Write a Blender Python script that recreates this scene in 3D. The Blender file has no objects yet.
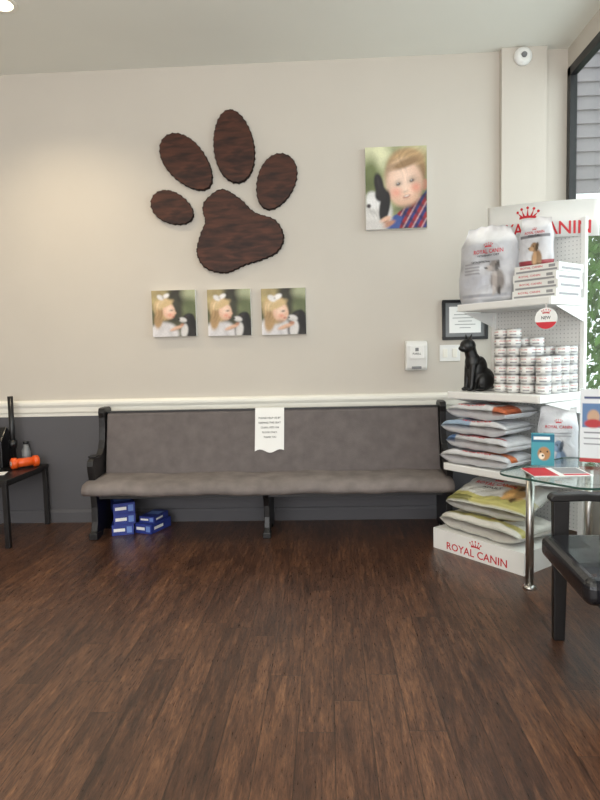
import bpy, bmesh, math, random
import numpy as np
from mathutils import Vector, Matrix, Euler
random.seed(7); rng=np.random.RandomState(3)
SC=bpy.context.scene
SC.view_settings.view_transform='Standard'
def s(r,g,b):
    f=lambda c:(c/255/12.92) if c/255<=.04045 else ((c/255+.055)/1.055)**2.4
    return (f(r),f(g),f(b))
# ---------------- materials ----------------
def mat(name,col,rough=.5,metal=0,ns=20,na=.08,bump=0,bs=None,coat=0,spec=.5):
    m=bpy.data.materials.new(name); m.use_nodes=True; nt=m.node_tree; p=nt.nodes['Principled BSDF']
    p.inputs['Roughness'].default_value=rough; p.inputs['Metallic'].default_value=metal
    p.inputs['Coat Weight'].default_value=coat; p.inputs['Specular IOR Level'].default_value=spec
    tc=nt.nodes.new('ShaderNodeTexCoord'); n=nt.nodes.new('ShaderNodeTexNoise'); n.inputs['Scale'].default_value=ns; n.inputs['Detail'].default_value=4
    nt.links.new(tc.outputs['Object'],n.inputs['Vector'])
    r=nt.nodes.new('ShaderNodeValToRGB'); nt.links.new(n.outputs['Fac'],r.inputs['Fac'])
    r.color_ramp.elements[0].position=.3; r.color_ramp.elements[1].position=.7
    r.color_ramp.elements[0].color=tuple(c*(1-na) for c in col)+(1,); r.color_ramp.elements[1].color=tuple(min(1,c*(1+na)) for c in col)+(1,)
    nt.links.new(r.outputs['Color'],p.inputs['Base Color'])
    if bump:
        b=nt.nodes.new('ShaderNodeBump'); b.inputs['Strength'].default_value=bump; b.inputs['Distance'].default_value=.01
        n2=nt.nodes.new('ShaderNodeTexNoise'); n2.inputs['Scale'].default_value=bs or ns*4; n2.inputs['Detail'].default_value=5
        nt.links.new(tc.outputs['Object'],n2.inputs['Vector']); nt.links.new(n2.outputs['Fac'],b.inputs['Height']); nt.links.new(b.outputs['Normal'],p.inputs['Normal'])
    return m
def vcmat(name,rough=.5,bump=0,coat=0,bsc=18):
    m=bpy.data.materials.new(name); m.use_nodes=True; nt=m.node_tree; p=nt.nodes['Principled BSDF']
    a=nt.nodes.new('ShaderNodeVertexColor'); a.layer_name='Col'; nt.links.new(a.outputs['Color'],p.inputs['Base Color'])
    p.inputs['Roughness'].default_value=rough; p.inputs['Coat Weight'].default_value=coat
    if bump:
        n=nt.nodes.new('ShaderNodeTexNoise'); n.inputs['Scale'].default_value=bsc; n.inputs['Detail'].default_value=3; n.inputs['Distortion'].default_value=.8
        b=nt.nodes.new('ShaderNodeBump'); b.inputs['Strength'].default_value=bump; b.inputs['Distance'].default_value=.02
        tc=nt.nodes.new('ShaderNodeTexCoord'); nt.links.new(tc.outputs['Object'],n.inputs['Vector'])
        nt.links.new(n.outputs['Fac'],b.inputs['Height']); nt.links.new(b.outputs['Normal'],p.inputs['Normal'])
    return m
def woodmat(name,c1,c2,scale,rough=.5,dirv=(1,1,1),bump=.3,spec=.3):
    m=bpy.data.materials.new(name); m.use_nodes=True; nt=m.node_tree; p=nt.nodes['Principled BSDF']; p.inputs['Roughness'].default_value=rough; p.inputs['Specular IOR Level'].default_value=spec
    tc=nt.nodes.new('ShaderNodeTexCoord'); mp=nt.nodes.new('ShaderNodeMapping'); mp.inputs['Scale'].default_value=dirv
    n=nt.nodes.new('ShaderNodeTexNoise'); n.inputs['Scale'].default_value=scale; n.inputs['Detail'].default_value=8; n.inputs['Distortion'].default_value=.4
    nt.links.new(tc.outputs['Object'],mp.inputs['Vector']); nt.links.new(mp.outputs['Vector'],n.inputs['Vector'])
    r=nt.nodes.new('ShaderNodeValToRGB'); r.color_ramp.elements[0].position=.35; r.color_ramp.elements[1].position=.68
    r.color_ramp.elements[0].color=c1+(1,); r.color_ramp.elements[1].color=c2+(1,)
    nt.links.new(n.outputs['Fac'],r.inputs['Fac']); nt.links.new(r.outputs['Color'],p.inputs['Base Color'])
    b=nt.nodes.new('ShaderNodeBump'); b.inputs['Strength'].default_value=bump; b.inputs['Distance'].default_value=.005
    nt.links.new(n.outputs['Fac'],b.inputs['Height']); nt.links.new(b.outputs['Normal'],p.inputs['Normal'])
    return m
def emit(name,col,st):
    m=bpy.data.materials.new(name); m.use_nodes=True; nt=m.node_tree; p=nt.nodes['Principled BSDF']
    p.inputs['Base Color'].default_value=col+(1,); p.inputs['Emission Color'].default_value=col+(1,); p.inputs['Emission Strength'].default_value=st
    return m
def glassmat(name,tint):
    m=bpy.data.materials.new(name); m.use_nodes=True; nt=m.node_tree; nt.nodes.clear()
    o=nt.nodes.new('ShaderNodeOutputMaterial'); t=nt.nodes.new('ShaderNodeBsdfTransparent'); t.inputs[0].default_value=tint+(1,)
    g=nt.nodes.new('ShaderNodeBsdfGlossy'); g.inputs['Roughness'].default_value=.02; mx=nt.nodes.new('ShaderNodeMixShader')
    f=nt.nodes.new('ShaderNodeLayerWeight'); f.inputs['Blend'].default_value=.5
    p4=nt.nodes.new('ShaderNodeMath'); p4.operation='POWER'; p4.inputs[1].default_value=4; nt.links.new(f.outputs['Facing'],p4.inputs[0])
    ma=nt.nodes.new('ShaderNodeMath'); ma.operation='MULTIPLY_ADD'; ma.inputs[1].default_value=.55; ma.inputs[2].default_value=.04; nt.links.new(p4.outputs[0],ma.inputs[0])
    nt.links.new(ma.outputs[0],mx.inputs[0]); nt.links.new(t.outputs[0],mx.inputs[1]); nt.links.new(g.outputs[0],mx.inputs[2]); nt.links.new(mx.outputs[0],o.inputs[0])
    return m
M={}
M['wall']=mat('wall_paint',s(200,193,183),.75,ns=2,na=.015,bump=.08,bs=180)
M['walldark']=mat('wall_paint_dark',s(86,85,89),.6,ns=3,na=.04,bump=.08,bs=150)
M['ceil']=mat('ceiling_paint',s(232,232,224),.85,ns=3,na=.01,bump=.05,bs=200)
M['trim']=mat('trim_paint_white',s(238,235,225),.4,ns=5,na=.02)
M['white']=mat('white_metal',s(236,236,234),.4,ns=6,na=.02)
M['whiteplastic']=mat('white_plastic',s(232,232,229),.35,ns=8,na=.02)
M['greyplastic']=mat('grey_plastic',s(120,122,124),.35)
M['black']=mat('black_wood',s(24,22,23),.38,ns=30,na=.25,bump=.05)
M['blackplastic']=mat('black_plastic',s(22,22,24),.3,na=.1)
M['leather']=mat('black_leather',s(24,25,30),.24,ns=15,na=.15,bump=.12,bs=60,coat=.35)
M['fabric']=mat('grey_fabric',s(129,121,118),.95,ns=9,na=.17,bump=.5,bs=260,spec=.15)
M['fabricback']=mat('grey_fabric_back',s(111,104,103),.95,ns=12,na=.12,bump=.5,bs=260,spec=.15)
M['chrome']=mat('brushed_steel',s(190,188,184),.28,1,ns=40,na=.05)
M['silver']=mat('can_metal',s(200,200,202),.3,1,na=.05)
M['red']=mat('red_print',s(200,30,45),.45,na=.04)
M['ink']=mat('black_ink',s(40,38,40),.6,na=.05)
M['greyink']=mat('grey_ink',s(150,150,152),.6,na=.05)
M['paper']=mat('white_paper',s(238,238,236),.7,ns=6,na=.02)
M['blue']=mat('blue_carton',s(44,60,140),.45,ns=10,na=.1)
M['bluelt']=mat('light_blue_print',s(110,140,205),.45,na=.08)
M['orange']=mat('orange_plastic',s(232,92,32),.3,na=.05)
M['clear']=mat('milky_plastic',s(190,186,182),.2,na=.08)
M['paw']=woodmat('dark_stained_wood',s(38,19,13),s(84,46,30),5,.5,(1.2,1,5),.1)
M['bark']=woodmat('dark_bark',s(18,10,8),s(44,26,18),30,.9,(1,1,1),.8)
M['catblack']=mat('glazed_black',s(13,13,14),.4,ns=12,na=.2,bump=.1,bs=70)
M['glass']=glassmat('clear_glass',(.94,.98,.96))
M['glassedge']=mat('glass_edge_green',s(60,88,80),.15,na=.1)
M['winframe']=mat('black_window_frame',s(20,20,22),.4,na=.1)
M['siding']=mat('outdoor_siding',s(152,146,150),.7,ns=4,na=.05)
M['asphalt']=mat('outdoor_paving',s(150,150,148),.9,ns=8,na=.1,bump=.2)
M['leaf']=mat('green_leaves',s(92,135,60),.7,ns=3,na=.45)
M['lamp']=emit('lamp_glow',(1,.86,.62),6)
M['print']=vcmat('printed_canvas',.6)
M['foil']=vcmat('printed_film',.30,.5,bsc=15)
M['teal']=mat('teal_print',s(60,150,165),.4,na=.1)
def peg():
    m=mat('perforated_white_metal',s(228,228,226),.45); nt=m.node_tree; p=nt.nodes['Principled BSDF']
    tc=nt.nodes.new('ShaderNodeTexCoord'); sp=nt.nodes.new('ShaderNodeSeparateXYZ'); nt.links.new(tc.outputs['Object'],sp.inputs[0])
    outs=[]
    for ax in ('X','Z'):
        a=nt.nodes.new('ShaderNodeMath'); a.operation='PINGPONG'; a.inputs[1].default_value=.0125; nt.links.new(sp.outputs[ax],a.inputs[0])
        b=nt.nodes.new('ShaderNodeMath'); b.operation='LESS_THAN'; b.inputs[1].default_value=.003; nt.links.new(a.outputs[0],b.inputs[0]); outs.append(b)
    c=nt.nodes.new('ShaderNodeMath'); c.operation='MULTIPLY'; nt.links.new(outs[0].outputs[0],c.inputs[0]); nt.links.new(outs[1].outputs[0],c.inputs[1])
    mx=nt.nodes.new('ShaderNodeMix'); mx.data_type='RGBA'; mx.inputs[6].default_value=s(226,226,224)+(1,); mx.inputs[7].default_value=s(165,165,166)+(1,)
    nt.links.new(c.outputs[0],mx.inputs[0]); nt.links.new(mx.outputs[2],p.inputs['Base Color']); return m
M['peg']=peg()
def floormat():
    m=bpy.data.materials.new('dark_wood_planks'); m.use_nodes=True; nt=m.node_tree; N=nt.nodes; L=nt.links; p=N['Principled BSDF']
    tc=N.new('ShaderNodeTexCoord'); sp=N.new('ShaderNodeSeparateXYZ'); L.new(tc.outputs['Object'],sp.inputs[0])
    def ma(op,a,b=None,c=None):
        n=N.new('ShaderNodeMath'); n.operation=op
        for i,x in enumerate((a,b,c)):
            if x is None: continue
            if isinstance(x,(int,float)): n.inputs[i].default_value=x
            else: L.new(x,n.inputs[i])
        return n.outputs[0]
    W=.125
    px=ma('DIVIDE',sp.outputs['X'],W); idx=ma('FLOOR',px)
    off=ma('MULTIPLY',ma('FRACT',ma('MULTIPLY',ma('SINE',ma('MULTIPLY',idx,12.9898)),4375.5)),1.2)
    py=ma('DIVIDE',ma('ADD',sp.outputs['Y'],off),1.2); idy=ma('FLOOR',py)
    cmb=N.new('ShaderNodeCombineXYZ'); L.new(idx,cmb.inputs[0]); L.new(idy,cmb.inputs[1])
    wn=N.new('ShaderNodeTexWhiteNoise'); L.new(cmb.outputs[0],wn.inputs['Vector'])
    def noise(sx,sy,sc,det=6,dist=0.3,rough=.6):
        c=N.new('ShaderNodeCombineXYZ'); L.new(ma('MULTIPLY',sp.outputs['X'],sx),c.inputs[0]); L.new(ma('MULTIPLY',sp.outputs['Y'],sy),c.inputs[1]); L.new(ma('MULTIPLY',wn.outputs['Value'],7),c.inputs[2])
        n=N.new('ShaderNodeTexNoise'); n.inputs['Scale'].default_value=sc; n.inputs['Detail'].default_value=det; n.inputs['Distortion'].default_value=dist; n.inputs['Roughness'].default_value=rough
        L.new(c.outputs[0],n.inputs['Vector']); return n.outputs['Fac']
    n1=noise(20,2.2,2.2,8,.5,.68); n2=noise(90,9,2.5,6,.2,.75); n3=noise(3,.8,1.5,3)
    mixv=ma('ADD',ma('ADD',ma('MULTIPLY',n1,.50),ma('MULTIPLY',n2,.40)),ma('ADD',ma('MULTIPLY',n3,.22),ma('MULTIPLY',wn.outputs['Value'],.06)))
    r=N.new('ShaderNodeValToRGB'); cr=r.color_ramp; L.new(mixv,r.inputs['Fac'])
    cr.elements[0].position=.46; cr.elements[0].color=s(44,29,23)+(1,)
    cr.elements[1].position=.80; cr.elements[1].color=s(156,112,80)+(1,)
    e=cr.elements.new(.57); e.color=s(74,49,37)+(1,)
    e=cr.elements.new(.66); e.color=s(102,70,51)+(1,)
    sx=ma('LESS_THAN',ma('PINGPONG',px,.5),.012); sy=ma('LESS_THAN',ma('MULTIPLY',ma('PINGPONG',py,.5),1.2),.0014)
    sm=ma('MAXIMUM',sx,sy)
    mx=N.new('ShaderNodeMix'); mx.data_type='RGBA'; L.new(ma('MULTIPLY',sm,.75),mx.inputs[0]); L.new(r.outputs['Color'],mx.inputs[6]); mx.inputs[7].default_value=s(24,16,12)+(1,)
    L.new(mx.outputs[2],p.inputs['Base Color'])
    rr=ma('ADD',ma('MULTIPLY',n2,.20),.20); L.new(rr,p.inputs['Roughness'])
    p.inputs['Specular IOR Level'].default_value=.55
    b=N.new('ShaderNodeBump'); b.inputs['Strength'].default_value=.4; b.inputs['Distance'].default_value=.005
    L.new(ma('SUBTRACT',ma('ADD',ma('MULTIPLY',n1,1.2),ma('MULTIPLY',n2,.3)),sm),b.inputs['Height']); L.new(b.outputs['Normal'],p.inputs['Normal'])
    return m
M['floor']=floormat()
# ---------------- mesh builder ----------------
COL=bpy.context.collection
def meta(o,label=None,category=None,kind=None,group=None):
    if label:o['label']=label
    if category:o['category']=category
    if kind:o['kind']=kind
    if group:o['group']=group
    return o
def empty(name,loc=(0,0,0),rz=0,**k):
    o=bpy.data.objects.new(name,None); COL.objects.link(o); o.location=loc; o.rotation_euler=(0,0,rz); o.empty_display_size=.1
    return meta(o,**k)
_tc={}
def textmesh(t,w,h=None):
    if t not in _tc:
        c=bpy.data.curves.new('t','FONT'); c.body=t; c.align_x='CENTER'; c.size=1; c.offset=.012; c.resolution_u=2
        o=bpy.data.objects.new('t',c); COL.objects.link(o); bpy.context.view_layer.update()
        dg=bpy.context.evaluated_depsgraph_get(); me=bpy.data.meshes.new_from_object(o.evaluated_get(dg))
        _tc[t]=([tuple(v.co) for v in me.vertices],[tuple(p.vertices) for p in me.polygons])
        bpy.data.objects.remove(o); bpy.data.curves.remove(c); bpy.data.meshes.remove(me)
    vs,fs=_tc[t]; xs=[v[0] for v in vs]; ys=[v[1] for v in vs]
    x0,x1,y0,y1=min(xs),max(xs),min(ys),max(ys); k=w/(x1-x0); kh=k if h is None else h/(y1-y0)
    return [((v[0]-(x0+x1)/2)*k,(v[1]-y0)*kh,0) for v in vs],fs
def crownmesh(w):
    vs=[];fs=[]
    def poly(p):
        b=len(vs); vs.extend([(x*w,y*w,0) for x,y in p]); fs.append(tuple(range(b,b+len(p))))
    n=10
    for k in range(n):
        a0=-.38+.76*k/n; a1=-.38+.76*(k+1)/n; f=lambda x:.12-.35*x*x
        poly([(a0,f(a0)-.06),(a1,f(a1)-.06),(a1,f(a1)+.04),(a0,f(a0)+.04)])
    for a in (-62,-32,0,32,62):
        t=math.radians(a); d=(math.sin(t),math.cos(t)); q=(d[1],-d[0]); o=(d[0]*.306,.15-.05*abs(math.sin(t)))
        e=(d[0]*.527,.15+d[1]*.33)
        poly([(o[0]-q[0]*.05,o[1]-q[1]*.05),(o[0]+q[0]*.05,o[1]+q[1]*.05),(e[0],e[1])])
        poly([(e[0]+.062*math.cos(j*math.pi/4),e[1]+.02+.062*math.sin(j*math.pi/4)) for j in range(8)])
    return vs,fs
class MB:
    def __init__(self): self.v=[];self.f=[];self.m=[];self.s=[];self.c={}
    def add(self,vs,fs,mi=0,sm=False,T=None,cols=None):
        b=len(self.v)
        for i,v in enumerate(vs):
            v=Vector(v)
            if T is not None: v=T@v
            self.v.append(tuple(v))
            if cols is not None: self.c[b+i]=cols[i]
        for f in fs: self.f.append(tuple(b+i for i in f)); self.m.append(mi); self.s.append(sm)
        return self
    def box(self,x0,x1,y0,y1,z0,z1,mi=0,T=None):
        return self.add([(x,y,z) for z in(z0,z1) for y in(y0,y1) for x in(x0,x1)],[(0,2,3,1),(4,5,7,6),(0,1,5,4),(2,6,7,3),(0,4,6,2),(1,3,7,5)],mi,False,T)
    def lathe(self,prof,n=24,mi=0,T=None,sm=True):
        vs=[];fs=[]
        for r,z in prof:
            for k in range(n): a=2*math.pi*k/n; vs.append((r*math.cos(a),r*math.sin(a),z))
        for i in range(len(prof)-1):
            for k in range(n): k2=(k+1)%n; fs.append((i*n+k,i*n+k2,(i+1)*n+k2,(i+1)*n+k))
        fs.append(tuple(range(n))[::-1]); fs.append(tuple((len(prof)-1)*n+k for k in range(n)))
        self.add(vs,fs,mi,sm,T)
        self.s[-1]=False; self.s[-2]=False
        return self
    def cyl(self,p0,p1,r0,r1=None,n=16,mi=0):
        p0=Vector(p0);p1=Vector(p1); d=p1-p0; q=d.to_track_quat('Z','Y').to_matrix().to_4x4()
        return self.lathe([(r0,0),(r1 if r1 is not None else r0,d.length)],n,mi,Matrix.Translation(p0)@q)
    def prism(self,pts,t0,t1,axis='x',mi=0,mi_side=None):
        n=len(pts); mp={'x':lambda p,t:(t,p[0],p[1]),'y':lambda p,t:(p[0],t,p[1]),'z':lambda p,t:(p[0],p[1],t)}[axis]
        vs=[mp(p,t0) for p in pts]+[mp(p,t1) for p in pts]
        self.add(vs,[tuple(range(n))[::-1],tuple(range(n,2*n))],mi)
        self.add(vs,[(i,(i+1)%n,n+(i+1)%n,n+i) for i in range(n)],mi if mi_side is None else mi_side)
        return self
    def text(self,t,w,h,x,y,z,mi,T=None,fn=None,zf=None):
        vs,fs=textmesh(t,w,h); out=[]
        for a,b,_ in vs:
            X_,Z_=a+x,b+z; Z2=Z_+(zf(X_) if zf else 0); out.append((X_,fn(X_,Z_) if fn else y,Z2))
        return self.add(out,fs,mi,False,T)
    def crown(self,w,x,y,z,mi,T=None,fn=None,zf=None):
        vs,fs=crownmesh(w); out=[(a+x,fn(a+x,b+z) if fn else y,b+z+(zf(a+x) if zf else 0)) for a,b,_ in vs]
        return self.add(out,fs,mi,False,T)
    def obj(self,name,mats,loc=(0,0,0),rot=(0,0,0),parent=None,bevel=0,seg=2,recalc=True,**k):
        me=bpy.data.meshes.new(name); me.from_pydata(self.v,[],self.f); me.update()
        for mm in mats: me.materials.append(M[mm])
        me.polygons.foreach_set('material_index',self.m); me.polygons.foreach_set('use_smooth',self.s)
        if self.c:
            ca=me.color_attributes.new('Col','FLOAT_COLOR','POINT'); arr=np.ones((len(self.v),4),dtype=np.float32)
            for i,c in self.c.items(): arr[i,:3]=c
            ca.data.foreach_set('color',arr.ravel())
        if recalc:
            bm=bmesh.new(); bm.from_mesh(me); bmesh.ops.remove_doubles(bm,verts=bm.verts,dist=1e-6); bmesh.ops.recalc_face_normals(bm,faces=bm.faces); bm.to_mesh(me); bm.free()
        o=bpy.data.objects.new(name,me); COL.objects.link(o); o.location=loc; o.rotation_euler=rot
        if parent: o.parent=parent
        if bevel:
            b=o.modifiers.new('bevel','BEVEL'); b.width=bevel; b.segments=seg; b.limit_method='ANGLE'; b.angle_limit=math.radians(40)
        return meta(o,**k)
def copyobj(o,loc,rot=None,parent=None,**k):
    c=o.copy(); COL.objects.link(c); c.location=loc
    if rot is not None:c.rotation_euler=rot
    if parent:c.parent=parent
    return meta(c,**k)
# ---------------- painting ----------------
def paint(U,V,bg,layers,photo=False):
    C=np.zeros(U.shape+(3,)); C[:]=s(*bg)
    for L in layers:
        kind=L[0]
        if kind=='e':
            _,cx,cy,rx,ry,ang,col=L[:7]; soft=L[7] if len(L)>7 else .08
            if photo: soft=max(soft,.2)
            a=math.radians(ang); dx=U-cx; dy=V-cy; x=dx*math.cos(a)+dy*math.sin(a); y=-dx*math.sin(a)+dy*math.cos(a)
            d=np.sqrt((x/rx)**2+(y/ry)**2); al=np.clip((1-d)/soft+.5,0,1)
        elif kind=='s':
            _,cx,cy,rx,ry,ang,k=L; a=math.radians(ang); dx=U-cx; dy=V-cy; x=dx*math.cos(a)+dy*math.sin(a); y=-dx*math.sin(a)+dy*math.cos(a)
            g=np.exp(-((x/rx)**2+(y/ry)**2)); C=C*(1+(k-1)*g)[...,None]; continue
        elif kind=='r':
            _,x0,y0,x1,y1,col=L[:6]; al=((U>=x0)&(U<=x1)&(V>=y0)&(V<=y1)).astype(float)
        elif kind=='p':
            _,pts,col=L; ins=np.zeros(U.shape,bool); n=len(pts)
            for i in range(n):
                xa,ya=pts[i];xb,yb=pts[(i+1)%n]
                cond=((ya>V)!=(yb>V)); xi=(xb-xa)*(V-ya)/(yb-ya+1e-12)+xa
                ins^=cond&(U<xi)
            al=ins.astype(float)
        elif kind=='plaid':
            _,pts,c1,c2,c3=L; sub=paint(U,V,(0,0,0),[('p',pts,(255,255,255))])[...,0]
            al=(sub>.5).astype(float); st1=(np.sin((U*.8+V*.6)*52)>.35); st2=(np.sin((V*.8-U*.6)*52)>.45); st3=(np.sin((U*.8+V*.6)*52+2)>.95)
            cc=np.zeros(U.shape+(3,)); cc[:]=s(*c1); cc[st1]=s(*c2); cc[st2&~st1]=s(*c3); cc[st1&st2]=s(40,40,90); cc[st3]=s(215,190,195)
            C=C*(1-al[...,None])+cc*al[...,None]; continue
        elif kind=='blob':
            _,n,amt,sd=L; rr=np.random.RandomState(sd)
            for _i in range(n):
                cx,cy,r_=rr.rand(),rr.rand(),.03+.1*rr.rand(); g=np.exp(-((U-cx)**2+(V-cy)**2)/r_**2); C=C*(1+amt*(rr.rand()*2-1)*g)[...,None]
            continue
        elif kind=='hair':
            _,cx,cy,rx,ry,ang,amt,fq=L; a=math.radians(ang); dx=U-cx; dy=V-cy; x=dx*math.cos(a)+dy*math.sin(a); y=-dx*math.sin(a)+dy*math.cos(a)
            g=np.clip((1-np.sqrt((x/rx)**2+(y/ry)**2))*3,0,1); C=C*(1+amt*g*(np.sin(y*fq+2*np.sin(x*fq*.2))+.6*np.sin(y*fq*2.3+x*9)))[...,None]; continue
        C=C*(1-al[...,None])+np.array(s(*col))*al[...,None]
    if photo:
        for _i in range(2):
            P_=np.pad(C,((1,1),(1,1),(0,0)),mode='edge'); C=(P_[:-2,1:-1]+P_[2:,1:-1]+P_[1:-1,:-2]+P_[1:-1,2:]+2*C)/6
        rr=np.random.RandomState(5); C=C*(1+.05*rr.randn(*U.shape))[...,None]
    return np.clip(C,0,1)
def gridface(mb,x0,x1,z0,z1,y,nx,nz,bg,layers,mi,fn=None,photo=False,warp=None):
    xs=np.linspace(0,1,nx+1); zs=np.linspace(0,1,nz+1); U,V=np.meshgrid(xs,zs); C=paint(U,V,bg,layers,photo)
    vs=[];cols=[]
    for j in range(nz+1):
        for i in range(nx+1):
            X_=x0+(x1-x0)*xs[i]; Z_=z1-(z1-z0)*zs[j]; p=(X_,fn(X_,Z_) if fn else y,Z_)
            vs.append(warp(p) if warp else p); cols.append(tuple(C[j,i]))
    fs=[(j*(nx+1)+i,(j+1)*(nx+1)+i,(j+1)*(nx+1)+i+1,j*(nx+1)+i+1) for j in range(nz) for i in range(nx)]
    mb.add(vs,fs,mi,True,None,cols)
# ================= ROOM =================
CEIL=3.365; XR=1.74
st=dict(kind='structure')
MB().box(-4.0,XR+.04,-8,.12,-.1,0).obj('floor',['floor'],**st)
MB().box(-4.0,XR+.04,-8,.12,CEIL,CEIL+.1).obj('ceiling',['ceil'],**st)
MB().box(-4.0,XR+.04,0,.06,0,CEIL).obj('wall_back',['wall'],**st)
MB().box(-4.1,-4.0,-8,.12,0,CEIL).obj('wall_left',['wall'],**st)
b=MB(); b.box(XR,XR+.04,-8,0,0,.55); b.box(XR,XR+.04,-8,0,3.22,CEIL); b.box(XR,XR+.04,-.015,0,.55,3.22); b.box(XR,XR+.04,-8,-3.4,.55,3.22)
b.obj('wall_right',['wall'],**st)
w=empty('window_1',(XR+.01,-1.7,.55),kind='structure')
b=MB()
for a0,a1,c0,c1 in [(-3.4,-.015,.55,.60),(-3.4,-.015,3.16,3.22),(-.07,-.015,.55,3.22),(-3.4,-3.33,.55,3.22),(-1.75,-1.68,.55,3.22)]:
    b.box(-.018,.03,a0+1.7,a1+1.7,c0-.55,c1-.55)
b.obj('window_frame',['winframe'],parent=w)
MB().box(.005,.011,-1.64,1.64,.05,2.62).obj('window_pane',['glass'],parent=w)
MB().box(1.262,1.575,-.06,-.001,0,CEIL-.001).obj('wall_column',['wall'],**st)
b=MB(); b.box(-4,1.262,-.012,-.0005,0,.83); b.box(1.258,1.579,-.072,-.0605,0,.83); b.obj('trim_2',['walldark'],**st)
prof=[(0,.825),(-.014,.828),(-.016,.85),(-.024,.862),(-.026,.895),(-.032,.907),(-.036,.918),(-.036,.935),(-.030,.943),(-.02,.95),(0,.952)]
b=MB(); b.prism([(y-.0006,z) for y,z in prof],-4,1.262,'x'); b.prism([(y-.061,z) for y,z in prof],1.256,1.581,'x'); b.obj('trim_1',['trim'],**st)
b=MB(); b.prism([(-.013,0),(-.026,0),(-.026,.08),(-.02,.095),(-.013,.10)],-4,1.262,'x'); b.obj('baseboard_back',['walldark'],**st)
# ================= PAW =================
def catmull(pts,n=12):
    out=[];m=len(pts)
    for i in range(m):
        p0,p1,p2,p3=[Vector(pts[(i+k-1)%m]) for k in range(4)]
        for j in range(n):
            t=j/n; out.append(.5*((2*p1)+(-p0+p2)*t+(2*p0-5*p1+4*p2-p3)*t*t+(-p0+3*p1-3*p2+p3)*t**3))
    return out
def scallop(pts,step=.045,amp=.007):
    L=[0];n=len(pts)
    for i in range(n): L.append(L[-1]+(pts[(i+1)%n]-pts[i]).length)
    tot=L[-1]; k=max(8,round(tot/step)); N=k*8; out=[];i=0
    area=sum(pts[q].x*pts[(q+1)%n].y-pts[(q+1)%n].x*pts[q].y for q in range(n)); sg=1 if area>0 else -1
    for j in range(N):
        d=tot*j/N
        while L[i+1]<d:i+=1
        a=pts[i];b_=pts[(i+1)%n]; t=(d-L[i])/max(1e-9,L[i+1]-L[i]); p=a.lerp(b_,t); tn=(b_-a).normalized(); nm=Vector((tn.y,-tn.x))*sg
        out.append(p+nm*(amp*abs(math.sin(math.pi*k*j/N))*(.8+.4*math.sin(j*1.7))-amp*.5))
    return out
paw=empty('paw_print_decor',(-.68,-.0005,2.2),label='large dark-stained wooden paw print with bark-edged pads mounted on wall',category='wall decor')
def plaque(name,pts,lab):
    cx=sum(p.x for p in pts)/len(pts); cz=sum(p.y for p in pts)/len(pts)
    q=[(p.x-cx,p.y-cz) for p in scallop(pts)]; n=len(q); b=MB()
    inn=[(x*.975,z*.975) for x,z in q]
    vs=[(x,0,z) for x,z in q]+[(x,-.03,z) for x,z in q]+[(x,-.036,z) for x,z in inn]
    b.add(vs,[tuple(range(n))],1); b.add(vs,[(i,(i+1)%n,n+(i+1)%n,n+i) for i in range(n)]+[(n+i,n+(i+1)%n,2*n+(i+1)%n,2*n+i) for i in range(n)],1)
    b.add(vs,[tuple(range(2*n,3*n))],0)
    return b.obj(name,['paw','bark'],loc=(cx+.68,0,cz-2.2),parent=paw,label=lab)
def egg(cx,cz,ax,az,hl,hw,k=.12):
    d=Vector((ax,az)).normalized(); nrm=Vector((-d.y,d.x)); out=[]
    for i in range(72):
        t=2*math.pi*i/72; out.append(Vector((cx,cz))+d*hl*math.cos(t)+nrm*hw*math.sin(t)*(1+k*math.cos(t)))
    return out
plaque('toe_pad',egg(-1.12,2.355,-.15,.078,.168,.112),'small oval dark wood toe pad')
plaque('toe_pad',egg(-1.00,2.678,-.16,.187,.244,.142),'tilted oval dark wood toe pad')
plaque('toe_pad',egg(-.65,2.778,-.03,.26,.262,.148,-.08),'tall upright oval dark wood toe pad')
plaque('toe_pad',egg(-.35,2.516,.08,.19,.208,.138),'leaning oval dark wood toe pad')
pp=[(-.87,2.404),(-.75,2.478),(-.62,2.409),(-.51,2.305),(-.36,2.243),(-.30,2.119),(-.35,2.012),(-.47,1.958),(-.59,1.925),(-.74,1.871),(-.89,1.912),(-.95,2.023),(-.92,2.153),(-.88,2.246),(-.895,2.333)]
plaque('main_pad',catmull(pp),'large rounded triangular dark wood pad')
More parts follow.
